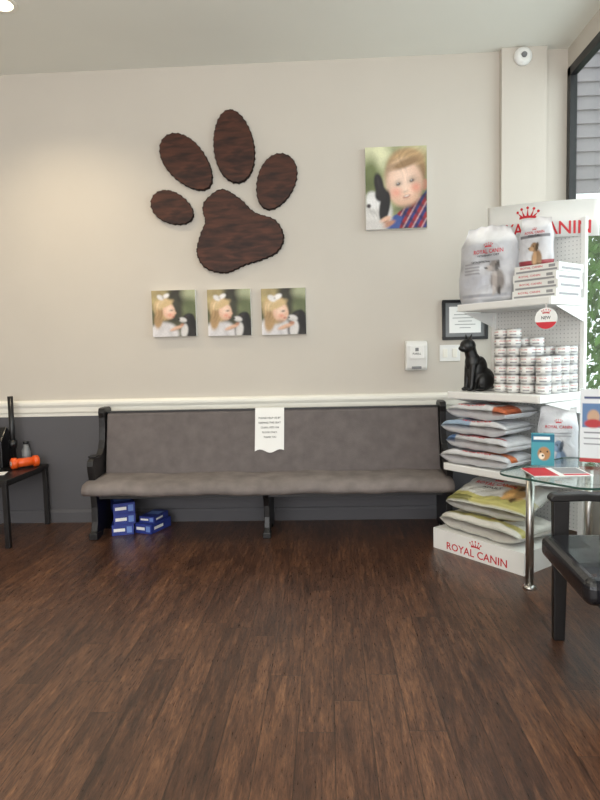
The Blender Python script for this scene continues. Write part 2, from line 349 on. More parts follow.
# ================= PICTURES =================
def canvas(x0,z0,x1,z1,nx,nz,bg,layers,label):
    w=x1-x0;h=z1-z0; b=MB(); b.box(-w/2,w/2,-.036,0,0,h,1); gridface(b,-w/2,w/2,0,h,-.0365,nx,nz,bg,layers,0,photo=True)
    return b.obj('canvas_picture',['print','paper'],loc=((x0+x1)/2,-.002,z0),recalc=False,label=label,category='picture')
skin=(222,180,154); sk2=(240,208,188); skd=(184,132,108)
boy=[('e',.15,.08,.3,.2,0,(206,206,170),.8),('e',.85,.03,.3,.1,0,(192,192,152),.8),('e',.08,.38,.16,.25,0,(112,120,78),.8),('blob',40,.3,2),
 ('plaid',[(.40,1),(.44,.86),(.56,.78),(.95,.58),(1,.53),(1,1)],(160,36,48),(42,58,122),(112,38,66)),('s',.5,.98,.2,.1,0,.6),('s',.8,.70,.3,.06,-30,.6),
 ('p',[(.32,1),(.36,.88),(.50,.82),(.60,.86),(.54,1)],(60,80,140)),
 ('e',.655,.31,.34,.275,-10,(146,116,84),.2),('e',.68,.15,.28,.12,-8,(182,150,110),.7),('hair',.66,.22,.36,.24,-28,.13,95),('blob',14,.12,7),
 ('e',.965,.47,.042,.07,10,skd,.2),('e',.64,.465,.295,.27,-10,skin,.15),('e',.60,.40,.22,.18,-12,sk2,1.2),
 ('e',.66,.205,.26,.05,-14,(150,120,88),.7),('hair',.60,.24,.26,.07,70,.10,80),
 ('s',.89,.52,.11,.22,-10,.72),('s',.6,.745,.24,.04,-12,.6),('s',.38,.55,.05,.16,0,.85),
 ('s',.535,.450,.062,.032,-12,.5),('s',.755,.412,.062,.032,-12,.5),('e',.535,.456,.034,.016,-14,(46,38,40),.7),('e',.755,.417,.034,.016,-14,(46,38,40),.7),('e',.528,.450,.010,.007,0,(225,225,225),.6),('e',.748,.411,.010,.007,0,(225,225,225),.6),
 ('s',.525,.405,.06,.010,-20,.80),('s',.755,.365,.06,.010,-12,.80),('s',.655,.545,.045,.014,-10,.70),('e',.650,.518,.018,.022,-10,(246,216,196),1),
 ('e',.50,.56,.075,.05,0,(230,164,144),1.4),('e',.82,.50,.065,.05,0,(220,152,132),1.4),
 ('e',.670,.607,.060,.017,-14,(150,70,68),.6),('e',.670,.602,.042,.008,-14,(238,226,216),.6),('s',.67,.64,.06,.012,-12,.82),
 ('e',.20,.80,.23,.23,0,(214,210,206),.3),('e',.12,.64,.12,.10,30,(228,226,224),.4),('e',.31,.72,.085,.20,14,(30,27,29),.25),('e',.22,.46,.075,.15,-14,(36,32,33),.3),
 ('e',.25,.57,.10,.09,-30,(38,34,35),.3),('s',.21,.42,.02,.08,-14,2.2),('e',.19,.605,.02,.016,0,(12,10,10),.5),('e',.05,.71,.036,.026,0,(60,48,50),.4),('s',.1,.78,.1,.03,20,.75),('hair',.2,.8,.2,.2,70,.08,120),('blob',25,.15,9),
 ('e',.30,.90,.12,.042,-24,skin,.3),('e',.36,.94,.12,.032,-18,skd,.5),('e',.28,.925,.1,.008,-22,(150,104,84),.6),('e',.10,.96,.2,.08,0,(205,200,196),.5)]
canvas(.30,2.149,.74,2.729,110,144,(150,155,112),boy,'canvas photo print of smiling boy in plaid shirt hugging puppy')
def girl(k,dx,dy):
    return [('e',.12,.15,.25,.25,0,(180,162,116),.8),('e',.58,.14,.2,.2,0,(50,46,38),.7),('e',.92,.1,.22,.2,0,(168,172,140),.8),('e',.88,.38,.22,.2,0,(98,106,74),.8),('e',.55,.45,.15,.3,0,(58,58,46),.7),('blob',36,.35,4),
     ('e',.26+dx,.95,.34*k,.27*k,0,(222,218,220),.25),('s',.2,.85,.08,.2,30,.8),('s',.42,.95,.06,.2,-20,.8),
     ('e',.27+dx,.40+dy,.22*k,.25*k,-10,(196,166,122),.25),('e',.15+dx,.60+dy,.10*k,.22*k,10,(180,146,104),.4),('e',.25+dx,.30+dy,.16*k,.1*k,-10,(222,196,154),.6),('hair',.24+dx,.45+dy,.24,.32,-75,.18,90),('s',.2,.5,.05,.2,15,.75),
     ('e',.39+dx,.46+dy,.14*k,.165*k,-12,skin,.15),('e',.40+dx,.42+dy,.09*k,.1*k,-12,sk2,1),('e',.525+dx,.49+dy,.03*k,.028*k,0,skin,.4),('s',.45+dx,.43+dy,.05,.02,-8,.55),('e',.45+dx,.435+dy,.03*k,.009*k,-8,(66,48,42),.6),('e',.485+dx,.575+dy,.03*k,.012*k,-10,(176,92,86),.6),
     ('e',.41+dx,.53+dy,.05*k,.035*k,0,(222,156,134),1.3),('s',.40+dx,.66+dy,.12,.05,0,.6),('e',.33+dx,.29+dy,.17*k,.06*k,-24,(206,178,132),.6),
     ('e',.20+dx,.15+dy,.08*k,.05*k,30,(232,228,226),.4),('e',.33+dx,.12+dy,.08*k,.045*k,-25,(236,232,230),.4),('e',.265+dx,.15+dy,.025,.025,0,(190,182,176),.4),
     ('e',.88,.90,.24*k,.26*k,0,(36,32,32),.2),('e',.83,.62,.14*k,.115*k,-20,(34,31,32),.2),('e',.93,.68,.06*k,.17*k,-12,(22,20,20),.2),('e',.70,.645,.09*k,.052*k,12,(214,210,208),.3),('e',.615,.63,.024,.022,0,(20,18,18)),('e',.78,.58,.014,.011,0,(80,56,40)),('s',.82,.55,.06,.03,-20,1.9),('s',.7,.68,.06,.015,12,.7),
     ('e',.73,.88,.08*k,.15*k,10,(214,210,208),.3),('e',.55,.82,.16*k,.038*k,-18,skin,.25),('s',.55,.855,.15,.015,-18,.6),('e',.68,.75,.05*k,.026*k,-10,skd,.4),('blob',30,.15,8)]
pics=[(-1.30,1.413,-.972,1.755,1.0,0,0,'small canvas print of blonde girl in white facing puppy'),(-.882,1.410,-.56,1.751,1.08,.02,.03,'small canvas print of girl with hair bow nuzzling puppy'),(-.48,1.408,-.152,1.747,1.25,.04,.06,'small close-up canvas print of girl kissing puppy')]
for x0,z0,x1,z1,k,dx,dy,lb in pics:
    o=canvas(x0,z0,x1,z1,76,76,(92,92,64),girl(k,dx,dy),lb); o['group']='row of three small canvas pictures'
# ================= WALL FIXTURES =================
fr=empty('certificate_frame',(1.015,-.002,1.338),label='black framed certificate with white mat hung on wall',category='picture frame')
b=MB(); W_=.33;H_=.292
for x0,x1,z0,z1 in [(-W_/2,W_/2,0,.022),(-W_/2,W_/2,H_-.022,H_),(-W_/2,-W_/2+.022,.022,H_-.022),(W_/2-.022,W_/2,.022,H_-.022)]: b.box(x0,x1,-.022,0,z0,z1)
b.obj('frame',['blackplastic'],parent=fr,bevel=.002)
b=MB(); b.box(-W_/2+.02,W_/2-.02,-.008,-.001,.02,H_-.02,0); b.box(-.115,.115,-.0095,-.008,.05,H_-.05,1)
for i,wd in enumerate((.12,.16,.18,.1,.15,.08)): b.box(-wd/2,wd/2,-.0105,-.0095,.205-i*.024,.210-i*.024,2)
b.obj('certificate',['greyplastic','paper','greyink'],parent=fr)
dp=empty('hand_sanitizer_dispenser',(.65,-.0005,1.121),label='white wall-mounted hand sanitizer dispenser',category='dispenser')
b=MB(); b.prism([(0,.0),(-.06,.0),(-.075,.02),(-.09,.10),(-.095,.18),(-.08,.212),(-.04,.218),(0,.218)],-.078,.078,'x'); b.obj('dispenser_body',['whiteplastic'],parent=dp,bevel=.012,seg=3)
b=MB(); b.box(-.05,.05,-.0985,-.088,.085,.185,0); b.obj('front_cover',['paper'],parent=dp,bevel=.004)
b=MB(); b.box(-.012,.012,-.102,-.0988,.14,.165,0); b.text('PURELL',.06,.014,0,-.0995,.115,1); b.obj('brand_label',['greyplastic','ink'],parent=dp)
b=MB(); b.box(-.035,.035,-.084,-.06,.012,.03,0); b.obj('dispenser_nozzle',['greyplastic'],parent=dp,bevel=.003)
sw=empty('light_switch_plate',(.905,-.001,1.182),label='white double rocker switch plate on wall',category='light switch')
MB().box(-.075,.075,-.007,0,0,.12).obj('switch_plate',['whiteplastic'],parent=sw,bevel=.003)
for xx in(-.035,.035): MB().box(xx-.017,xx+.017,-.0125,-.007,.028,.092).obj('rocker_switch',['trim'],parent=sw,bevel=.002)
b=MB(); RX=Matrix.Rotation(math.radians(90),4,'X'); b.lathe([(.062,0),(.062,.012),(.055,.03),(.035,.038)],32,0,RX)
b.lathe([(.02,.038),(.018,.046),(.01,.05)],20,1,RX)
b.obj('smoke_detector',['whiteplastic','greyplastic'],loc=(1.405,-.0605,3.295),label='round white smoke detector mounted high on column',category='smoke detector')
cl=empty('recessed_ceiling_light',(-1.885,-.87,CEIL),label='round recessed warm ceiling light with white trim',category='ceiling light')
b=MB(); n=32; vs=[];fs=[]
for r,z in((.095,-.001),(.095,-.006),(.07,-.008),(.068,-.001)):
    for k in range(n): a=2*math.pi*k/n; vs.append((r*math.cos(a),r*math.sin(a),z))
for i in range(3):
    for k in range(n): fs.append((i*n+k,i*n+(k+1)%n,(i+1)*n+(k+1)%n,(i+1)*n+k))
b.add(vs,fs,0,False); b.obj('trim_ring',['trim'],parent=cl)
MB().lathe([(.068,-.002),(.066,-.004)],32).obj('lamp_lens',['lamp'],parent=cl)
# ================= PEW =================
pw=empty('pew_bench',(-.42,-.3,0),label='long grey upholstered pew bench with black wooden ends',category='bench')
def P(o): o.location=(o.location[0]+.42,o.location[1]+.3,o.location[2]); return o
prof=[(-.275,.40),(-.185,.845),(-.172,.862),(-.15,.862),(-.135,.85),(-.225,.40)]
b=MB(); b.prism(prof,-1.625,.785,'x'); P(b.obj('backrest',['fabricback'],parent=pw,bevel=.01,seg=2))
b=MB(); b.prism([(-.178,.8625),(-.178,.873),(-.13,.873),(-.118,.862),(-.20,.40),(-.222,.40),(-.134,.85),(-.148,.8625)],-1.635,.79,'x'); P(b.obj('back_frame',['black'],parent=pw))
sp=[(-.19,.335),(-.19,.43),(-.30,.428),(-.42,.424),(-.50,.415),(-.545,.398),(-.568,.37),(-.57,.345),(-.55,.325),(-.50,.315),(-.40,.325)]
b=MB(); NX=48; vs=[];fs=[]; n=len(sp)
for i in range(NX+1):
    t=i/NX
    for y,z in sp:
        f=max(0,min(1,(-y-.25)/.3)); xl=-1.628-.065*f; xr=.788+.035*f
        e=min(t,1-t)*NX; rr=0 if e>0 else .012
        zz=z+.004*math.sin(t*23)+.003*math.sin(t*51+y*20); yy=y+.006*math.sin(t*9+1)*(1 if y<-.45 else 0)
        vs.append((xl+(xr-xl)*t,yy+(rr if y<-.4 else 0),zz))
for i in range(NX):
    for k in range(n): fs.append((i*n+k,i*n+(k+1)%n,(i+1)*n+(k+1)%n,(i+1)*n+k))
fs+= [tuple(range(n)),tuple(NX*n+k for k in range(n))]
b.add(vs,fs,0,True); b.s[-1]=False;b.s[-2]=False
P(b.obj('seat',['fabric'],parent=pw))
MB().box(-1.60,.76,-.47,-.2,.29,.333).obj('seat_board',['black'],parent=pw,loc=(.42,.3,0))
ep=[(-.06,0),(-.20,0),(-.215,.03),(-.30,.035),(-.33,.03),(-.345,0),(-.475,0),(-.475,.04),(-.455,.06),(-.435,.12),(-.43,.22),(-.44,.31),(-.45,.42),(-.465,.47),(-.475,.52),(-.465,.555),(-.43,.57),(-.36,.565),(-.30,.575),(-.255,.61),(-.23,.67),(-.215,.76),(-.215,.83),(-.225,.87),(-.21,.90),(-.17,.905),(-.10,.905),(-.07,.89),(-.06,.86)]
for x0 in(-1.678,.79):
    b=MB(); b.prism(ep,x0,x0+.045,'x'); b.box(x0-.008,x0+.053,-.48,-.40,0,.045,0); b.box(x0-.006,x0+.051,-.43,-.36,.572,.585,0)
    P(b.obj('end_panel',['black'],parent=pw,bevel=.005))
cp=[(-.09,0),(-.20,0),(-.22,.04),(-.36,.04),(-.38,0),(-.475,0),(-.475,.04),(-.45,.07),(-.435,.14),(-.44,.22),(-.47,.28),(-.50,.305),(-.50,.325),(-.09,.325)]
b=MB(); b.prism(cp,-.46,-.42,'x'); b.box(-.468,-.412,-.478,-.41,0,.04,0); P(b.obj('support_leg',['black'],parent=pw,bevel=.005))
# paper notice
b=MB(); nx,nz=12,20; vs=[];fs=[]
def py(x,z):
    base=-.185-.09*(.845-z)/.445
    if z>.845: base=-.185+.006*(z-.845)/.02
    return base-.007-.006*max(0,(.66-z)/.1)*(.5+.5*math.sin(x*40))
for j in range(nz+1):
    for i in range(nx+1):
        u=i/nx; t=j/nz; z=.876-(.876-.572)*t; x=-.105+.21*u-.004*t
        if j==nz: z+=.012*math.sin(u*9)
        vs.append((x,py(x,z),z))
fs=[(j*(nx+1)+i,(j+1)*(nx+1)+i,(j+1)*(nx+1)+i+1,j*(nx+1)+i+1) for j in range(nz) for i in range(nx)]
b.add(vs,fs,0,True)
b.add([(-.105,py(0,.876),.876),(.105,py(0,.876),.876),(.105,-.16,.8775),(-.105,-.16,.8775),(.105,-.112,.876),(-.105,-.112,.876)],[(0,1,2,3),(3,2,4,5)],0)
lines=['PLEASE HELP US BY','KEEPING THIS SEAT','CLEAN. PETS ON','FLOOR ONLY.','THANK YOU']
for i,l in enumerate(lines): b.text(l,(.16,.16,.13,.11,.09)[i],.013,0,0,.80-i*.034,1,fn=lambda x,z:py(x,z)-.002)
b.obj('paper_notice',['paper','ink'],loc=(-.425,0,0),recalc=False,label='white printed paper notice draped over bench back',category='paper sign')
# ================= BLUE BOXES =================
def bluebox(w,d,h,loc,rz,lab):
    b=MB(); b.box(-w/2,w/2,-d/2,d/2,0,h,0); b.box(-w*.42,w*.1,-d/2-.0008,-d/2,h*.35,h*.65,1); b.box(w*.18,w*.42,-d/2-.0008,-d/2,h*.2,h*.8,2)
    b.box(w/2,w/2+.0008,-d*.35,d*.1,h*.35,h*.65,1); b.box(-w*.4,w*.4,-d*.1,d*.3,h,h+.0006,2)
    b.obj('carton',['blue','paper','bluelt'],loc=loc,rot=(0,0,rz),label=lab,category='box',group='blue cartons under the bench',bevel=.0015)
for i in range(3): bluebox(.15,.2,.076,(-1.51+.008*(i%2),-.27,.001+i*.0775),.28+.08*i,'small blue carton with white label stacked under bench')
bluebox(.14,.24,.07,(-1.305,-.22,.001),-.35,'blue carton lying on floor beside a stack')
bluebox(.12,.2,.045,(-1.30,-.21,.0725),-.25,'flat blue carton on top of another carton')
# ================= LEFT TABLE =================
tb=empty('side_table',(-2.53,-.335,0),label='low black side table with slim square legs',category='table')
MB().box(-.38,.375,-.31,.30,.440,.465).obj('table_top',['black'],parent=tb,bevel=.003)
MB().box(-.33,.34,-.27,.27,.41,.440).obj('apron',['black'],parent=tb,bevel=.002)
lg=MB().box(-.016,.016,-.016,.016,0,.440).obj('leg',['black'],parent=tb,loc=(.352,-.29,0),bevel=.002)
for x,y in((-.352,-.29),(.352,.28),(-.352,.28)): copyobj(lg,(x,y,0),parent=tb)
Z0=.466
ty=empty('pill_bottle',(-2.255,-.185,Z0),label='orange bottle with round ends lying on black table',category='bottle')
a=Vector((-.06,-.055,.042)); c_=Vector((.05,.05,.042)); d=(c_-a).normalized()
MB().cyl(a,c_,.033,n=24).obj('bottle_body',['orange'],parent=ty)
for p in(a,c_): 
    b=MB(); q=d.to_track_quat('Z','Y').to_matrix().to_4x4(); b.lathe([(.03,-.022),(.041,-.016),(.042,0),(.041,.016),(.03,.022)],24,0,Matrix.Translation(p)@q); b.lathe([(.018,-.024),(.018,.024)],16,1,Matrix.Translation(p)@q); b.obj('orange_cap',['orange','clear'],parent=ty)
hd=empty('card_holder',(-2.47,-.12,Z0),label='black desktop holder with tall rod on side table',category='holder')
b=MB(); b.prism([(-.09,0),(.06,0),(.06,.24),(.0,.30),(-.09,.2)],-.12,.05,'x'); b.obj('holder_body',['blackplastic'],parent=hd,bevel=.006)
b=MB(); b.cyl((.09,0,0),(.09,0,.53),.020); b.cyl((.09,0,0),(.09,0,.02),.035,n=24); b.cyl((.09,0,.14),(.09,0,.2),.03,n=20); b.obj('rod',['blackplastic'],parent=hd)
b=MB(); b.lathe([(.03,0),(.032,.01),(.032,.11),(.02,.135),(.018,.16)],20,0); b.lathe([(.02,.16),(.02,.18)],16,1)
b.obj('plastic_bottle',['greyplastic','blackplastic'],loc=(-2.31,-.065,Z0),label='small grey translucent bottle standing on side table',category='bottle')
MB().box(-.09,.09,-.06,.06,0,.002).obj('paper_sheet',['paper'],loc=(-2.38,-.42,Z0),rot=(0,0,.3),label='white sheet of paper on side table',category='paper')
# ================= DISPLAY RACK =================
RZ=math.atan2(-.785,.62); RC,RS=math.cos(RZ),math.sin(RZ); A0=Vector((.66,-.68,0))
def L(u,v,z=0): return (A0.x+u*RC-v*RS,A0.y+u*RS+v*RC,z)
rk=empty('display_rack',A0,RZ,label='white metal pet food display rack with red lettered header',category='display rack')
UW=.66;DB=.62
for u in(0,UW-.03): MB().box(u,u+.03,DB-.03,DB,.02,2.03).obj('upright',['white'],parent=rk,bevel=.003)
MB().box(.03,UW-.03,DB-.018,DB-.012,.13,1.99).obj('back_panel',['peg'],parent=rk)
b=MB(); b.box(0,UW,0,.33,.0,.13,0); b.box(.02,UW-.02,.33,DB,.0,.09,0); b.text('ROYAL CANIN',.44,.047,UW/2,-.0012,.016,1); b.crown(.085,UW/2,-.0012,.073,1)
b.obj('base_tray',['white','red'],parent=rk)
for z,v0 in((.54,.10),(1.0,.14),(1.555,.24)):
    b=MB(); b.box(0,UW,v0,DB-.03,z-.045,z,0); b.box(.01,UW-.01,v0-.004,v0,z-.04,z-.005,1)
    for u in(.004,UW-.01): b.prism([(DB-.03,z-.14),(v0+.05,z-.05),(DB-.03,z-.046)],u,u+.006,'x')
    b.obj('shelf',['white','whiteplastic'],parent=rk,bevel=.002)
b=MB(); n=24; vs=[];fs=[]; U0,U1=.04,.71
hf=lambda u:.50+.14*(u-U0)/(U1-U0)-.06*math.sin(math.pi*max(0,min(1,(u-U0)/(U1-U0))))
zf=lambda u:-.06*(u-U0)/(U1-U0)
for i in range(n+1):
    u=U0+(U1-U0)*i/n
    for z in(1.975,2.19): vs+= [(u,hf(u),z+zf(u)),(u,hf(u)+.012,z+zf(u))]
for i in range(n):
    a=i*4; c=a+4; fs+=[(a,c,c+2,a+2),(a+1,a+3,c+3,c+1),(a,a+1,c+1,c),(a+2,c+2,c+3,a+3)]
fs+=[(0,2,3,1),(n*4,n*4+1,n*4+3,n*4+2)]
b.add(vs,fs,0,True); b.text('ROYAL CANIN',.62,.078,(U0+U1)/2-.01,0,1.99,1,fn=lambda x,z:hf(x)-.003,zf=zf); b.crown(.14,(U0+U1)/2-.04,0,2.09,1,fn=lambda x,z:hf(x)-.003,zf=zf)
b.obj('header_sign',['whiteplastic','red'],parent=rk,recalc=False)
# ---- bags
def bag(w,h,d,bg,layers,texts,loc,rot,label,group,seed=0,seal=.06,crown=None,slump=0.0):
    def th(x,z):
        a=min(1,abs(2*x/w)); t=z/h
        e=(1-a**5)**.55 if a<1 else 0
        if slump: e=(1-a**2.6)**.6 if a<1 else 0
        if t<.05: f=.35+.65*math.sin(t/.05*math.pi/2)
        elif t>1-seal: f=.04
        elif t>.70: f=.04+.96*(.5+.5*math.cos((t-.70)/(1-seal-.70)*math.pi))
        else: f=1
        wr=1+.06*math.sin(x*31+seed*2+z*9)+.05*math.sin(z*37+x*17+seed)+.03*math.sin(z*70-x*60+seed*3)
        return d/2*max(.012,e*f)*wr*.88
    def warp(p):
        x,y,z=p; t=z/h
        if not slump: 
            k=1-.015*abs(math.sin(t*14+seed)); return (x*k,y,z)
        k=1-slump*(.35*abs(math.sin(t*7+seed))*t+.5*max(0,t-.6)/.4+.25*max(0,.12-t)/.12)
        dz=-slump*.10*h*max(0,t-.7)/.3*abs(2*x/w)**1.5*(1.3 if x>0 else .8)+.004*math.sin(x*60)*max(0,t-.8)/.2
        return (x*k+slump*.05*w*max(0,t-.5),y-slump*.12*h*max(0,t-.78),z+dz)
    b=MB(); nx,nz=40,50
    gridface(b,-w/2,w/2,0,h,0,nx,nz,bg,layers,0,fn=lambda x,z:-th(x,z),warp=warp)
    gridface(b,-w/2,w/2,0,h,0,nx,nz,bg,[],0,fn=lambda x,z:th(x,z),warp=warp)
    k=(nx+1)*(nz+1); fs=[]
    for j in range(nz): fs.append((j*(nx+1),(j+1)*(nx+1),(j+1)*(nx+1)+k,j*(nx+1)+k)); fs.append((j*(nx+1)+nx,j*(nx+1)+nx+k,(j+1)*(nx+1)+nx+k,(j+1)*(nx+1)+nx))
    for i in range(nx): fs.append((i,i+k,i+1+k,i+1)); q=nz*(nx+1); fs.append((q+i,q+i+1,q+i+1+k,q+i+k))
    for f in fs: b.f.append(f); b.m.append(0); b.s.append(True)
    n0=len(b.v)
    for t,tw,thh,tx,tz,mi in texts: b.text(t,tw,thh,tx,0,tz,mi,fn=lambda x,z:-th(x,z)-.003)
    if crown: b.crown(crown[0],crown[1],0,crown[2],1,fn=lambda x,z:-th(x,z)-.003)
    for i in range(n0,len(b.v)): b.v[i]=warp(b.v[i])
    return b.obj('pet_food_bag',['foil','red','ink','paper'],loc=loc,rot=rot,recalc=False,label=label,category='pet food bag',group=group)
def dog(cx,cy,k,c):
    dk=tuple(int(x*.55) for x in c); lt=tuple(min(255,int(x*1.3)) for x in c)
    return [('e',cx+.06*k,cy+.22*k,.13*k,.17*k,0,c,.3),('e',cx+.01*k,cy+.20*k,.05*k,.13*k,0,lt,.5),('e',cx,cy,.10*k,.085*k,0,c,.2),('e',cx-.085*k,cy+.03*k,.07*k,.042*k,10,lt,.3),('e',cx+.07*k,cy+.0*k,.04*k,.085*k,20,dk,.3),('e',cx-.03*k,cy-.01*k,.012*k,.012*k,0,(20,20,20)),('e',cx-.15*k,cy+.02*k,.02*k,.016*k,0,(20,20,20)),('e',cx-.01*k,cy+.36*k,.03*k,.08*k,0,lt,.4),('e',cx+.09*k,cy+.37*k,.03*k,.07*k,0,dk,.4)]
def lines_(x0,x1,ys,c=(150,150,156)): return [('r',x0,y,x1,y+.012,c) for y in ys]
silver=[('e',.5,.1,.6,.12,0,(240,240,242),.6),('blob',20,.2,3)]
L1=silver+[('blob',30,.3,12),('r',.1,.90,.9,.94,(160,162,170)),('e',.35,.74,.25,.12,0,(190,192,200),.6)]+lines_(.14,.4,(.5,.54,.58,.62))+dog(.64,.54,.85,(140,134,132))
bag(.40,.48,.17,(196,197,202),L1,[('ROYAL CANIN',.20,.025,.02,.30,1),('VETERINARY DIET',.15,.011,.02,.282,2),('GASTROINTESTINAL',.13,.012,-.03,.245,2)],L(.175,.335,1.556),(0,0,RZ+.30),'tall silver-white pet food bag with dog picture on top shelf','pet food bags on the top shelf',1,crown=(.06,.02,.335),slump=.38)
bag(.30,.43,.08,(196,198,203),silver+[('r',.9,0,1,1,(196,136,100))]+dog(.4,.6,1.0,(120,110,104)),[('ROYAL CANIN',.2,.025,0,.27,1)],L(.12,.53,1.556),(0,0,RZ),'silver pet food bag standing behind another bag','pet food bags on the top shelf',4,crown=(.05,0,.30),slump=.3)
def tray(loc,rz,w,d,h):
    b=MB(); b.box(-w/2,w/2,-d/2,d/2,0,h,0); b.box(-w*.46,w*.46,-d/2-.0008,-d/2,h*.12,h*.36,1); b.text('ROYAL CANIN',w*.5,h*.25,-.03,-d/2-.001,h*.58,2); b.box(w*.28,w*.42,-d/2-.0008,-d/2,h*.5,h*.85,1); b.box(w/2,w/2+.0008,-d*.4,d*.4,h*.2,h*.5,1)
    return b.obj('pet_food_carton',['whiteplastic','greyink','red'],loc=loc,rot=(0,0,rz),bevel=.0015,label='flat white pet food carton stacked on top shelf',category='box',group='pet food cartons on the top shelf')
t0=tray(L(.52,.415,1.556),RZ+.03,.28,.27,.047)
for i in range(1,4): copyobj(t0,L(.52+.006*(i%2),.415+.004*i,1.556+i*.048),(0,0,RZ+.03*(i%2)))
bag(.21,.285,.09,(208,209,214),silver+[('r',.0,.9,1,1,(150,60,70)),('r',.1,.38,.9,.42,(120,120,126))]+dog(.5,.62,1.1,(150,120,90)),[('ROYAL CANIN',.12,.015,0,.185,1),('DENTAL',.07,.012,0,.168,2)],L(.475,.38,1.750),(0,0,RZ+.25),'small white pet food bag standing on stacked cartons','pet food bags on the top shelf',2,crown=(.032,0,.205),slump=.28)
# ---- cans
b=MB(); rC,hC=.0425,.054
b.lathe([(rC-.003,0),(rC,.003),(rC,.005)],24,1); b.lathe([(rC-.0008,.005),(rC-.0008,hC-.005)],24,0); b.lathe([(rC,hC-.005),(rC,hC-.002),(rC-.003,hC)],24,1)
for ang in range(0,360,90):
    T=Matrix.Rotation(math.radians(ang+40),4,'Z'); vs,fs=textmesh('ROYAL CANIN',.040,.007)
    b.add([(rC*math.sin(x/rC),-rC*math.cos(x/rC),y+.033) for x,y,_ in vs],fs,2,False,T)
    seg=[(-.02+.010*i) for i in range(5)]
    vs=[(rC*math.sin(x/rC),-rC*math.cos(x/rC),z) for z in(.014,.022) for x in seg]
    b.add(vs,[(i,i+1,i+6,i+5) for i in range(4)],3,False,T)
can=b.obj('pet_food_can',['whiteplastic','silver','red','greyink'],loc=L(.315,.27,1.001),label='short white-labelled pet food can stacked on shelf',category='can',group='pet food cans on the middle shelf')
cols=[(.315,.27,7),(.405,.265,7),(.495,.27,5),(.60,.265,4),(.605,.36,4),(.60,.455,5),(.60,.545,5),(.495,.36,6),(.315,.36,6),(.405,.36,6),(.50,.46,5)]
first=True
for u,v,k in cols:
    for i in range(k):
        if first: first=False; continue
        copyobj(can,L(u+random.uniform(-.0015,.0015),v+random.uniform(-.0015,.0015),1.001+i*(hC+.0008)),(0,0,random.uniform(0,6.28)))
tg=empty('shelf_tag',L(.64,.228,1.515),RZ+.35,label='round red and white promotional tag hanging from shelf edge',category='shelf tag')
T=Matrix.Rotation(math.radians(90),4,'X')
b=MB(); b.lathe([(.060,0),(.060,.003)],36,0,Matrix.Translation((0,-.012,-.085))@T)
b.add([(.059*math.cos(a),-.0155,-.085+.059*math.sin(a)) for a in [math.radians(200+140*i/16) for i in range(17)]],[tuple(range(17))],1)
b.crown(.05,0,-.0158,-.06,1); b.text('NEW',.05,.018,0,-.0158,-.09,2); b.obj('tag_disc',['whiteplastic','red','ink'],parent=tg,recalc=False)
MB().box(-.004,.004,-.013,-.011,-.035,.0).obj('tag_strip',['clear'],parent=tg)
# ---- cat figurine
def ell(b,c,r,rot=(0,0,0),n=16):
    T=Matrix.Translation(c)@Euler(rot).to_matrix().to_4x4()@Matrix.Diagonal((r[0],r[1],r[2],1))
    b.lathe([(math.cos(t),math.sin(t)) for t in [math.radians(-89+178*i/10) for i in range(11)]],n,0,T)
def cap(b,p,q,r0,r1):
    ell(b,p,(r0,)*3); ell(b,q,(r1,)*3); b.cyl(p,q,r0,r1,14)
b=MB()
ell(b,(.055,0,.075),(.085,.070,.078)); ell(b,(.02,0,.135),(.066,.056,.09),(0,.28,0)); ell(b,(-.012,0,.185),(.052,.050,.062),(0,.1,0))
cap(b,(-.02,0,.22),(-.035,0,.27),.040,.038)
ell(b,(-.048,0,.288),(.052,.048,.044)); ell(b,(-.092,0,.273),(.022,.024,.017)); ell(b,(-.078,0,.268),(.024,.030,.020))
for sy in(-1,1):
    b.add([(-.068,sy*.010,.318),(-.028,sy*.010,.320),(-.045,sy*.044,.308),(-.040,sy*.038,.372),(-.05,sy*.03,.30)],[(0,1,3),(1,2,3),(2,0,3),(0,2,1)],0)
    cap(b,(-.028,sy*.027,.16),(-.042,sy*.027,.02),.024,.016); ell(b,(-.052,sy*.027,.013),(.026,.017,.013))
    ell(b,(.05,sy*.052,.06),(.06,.03,.055),(0,-.3,0)); ell(b,(.005,sy*.058,.012),(.04,.018,.012))
pts=[(.12,0,.03),(.15,.03,.018),(.13,.075,.014),(.07,.095,.013),(.01,.098,.012)]
for p,q in zip(pts,pts[1:]): cap(b,p,q,.015,.013)
cat=b.obj('cat_figurine',['catblack'],loc=L(.115,.265,1.001),rot=(0,0,.35),recalc=False,label='glossy black seated cat figurine standing on shelf beside cans',category='figurine')
r=cat.modifiers.new('r','REMESH'); r.mode='VOXEL'; r.voxel_size=.004; r.use_smooth_shade=True
sm=cat.modifiers.new('s','SMOOTH'); sm.iterations=3; sm.factor=.5
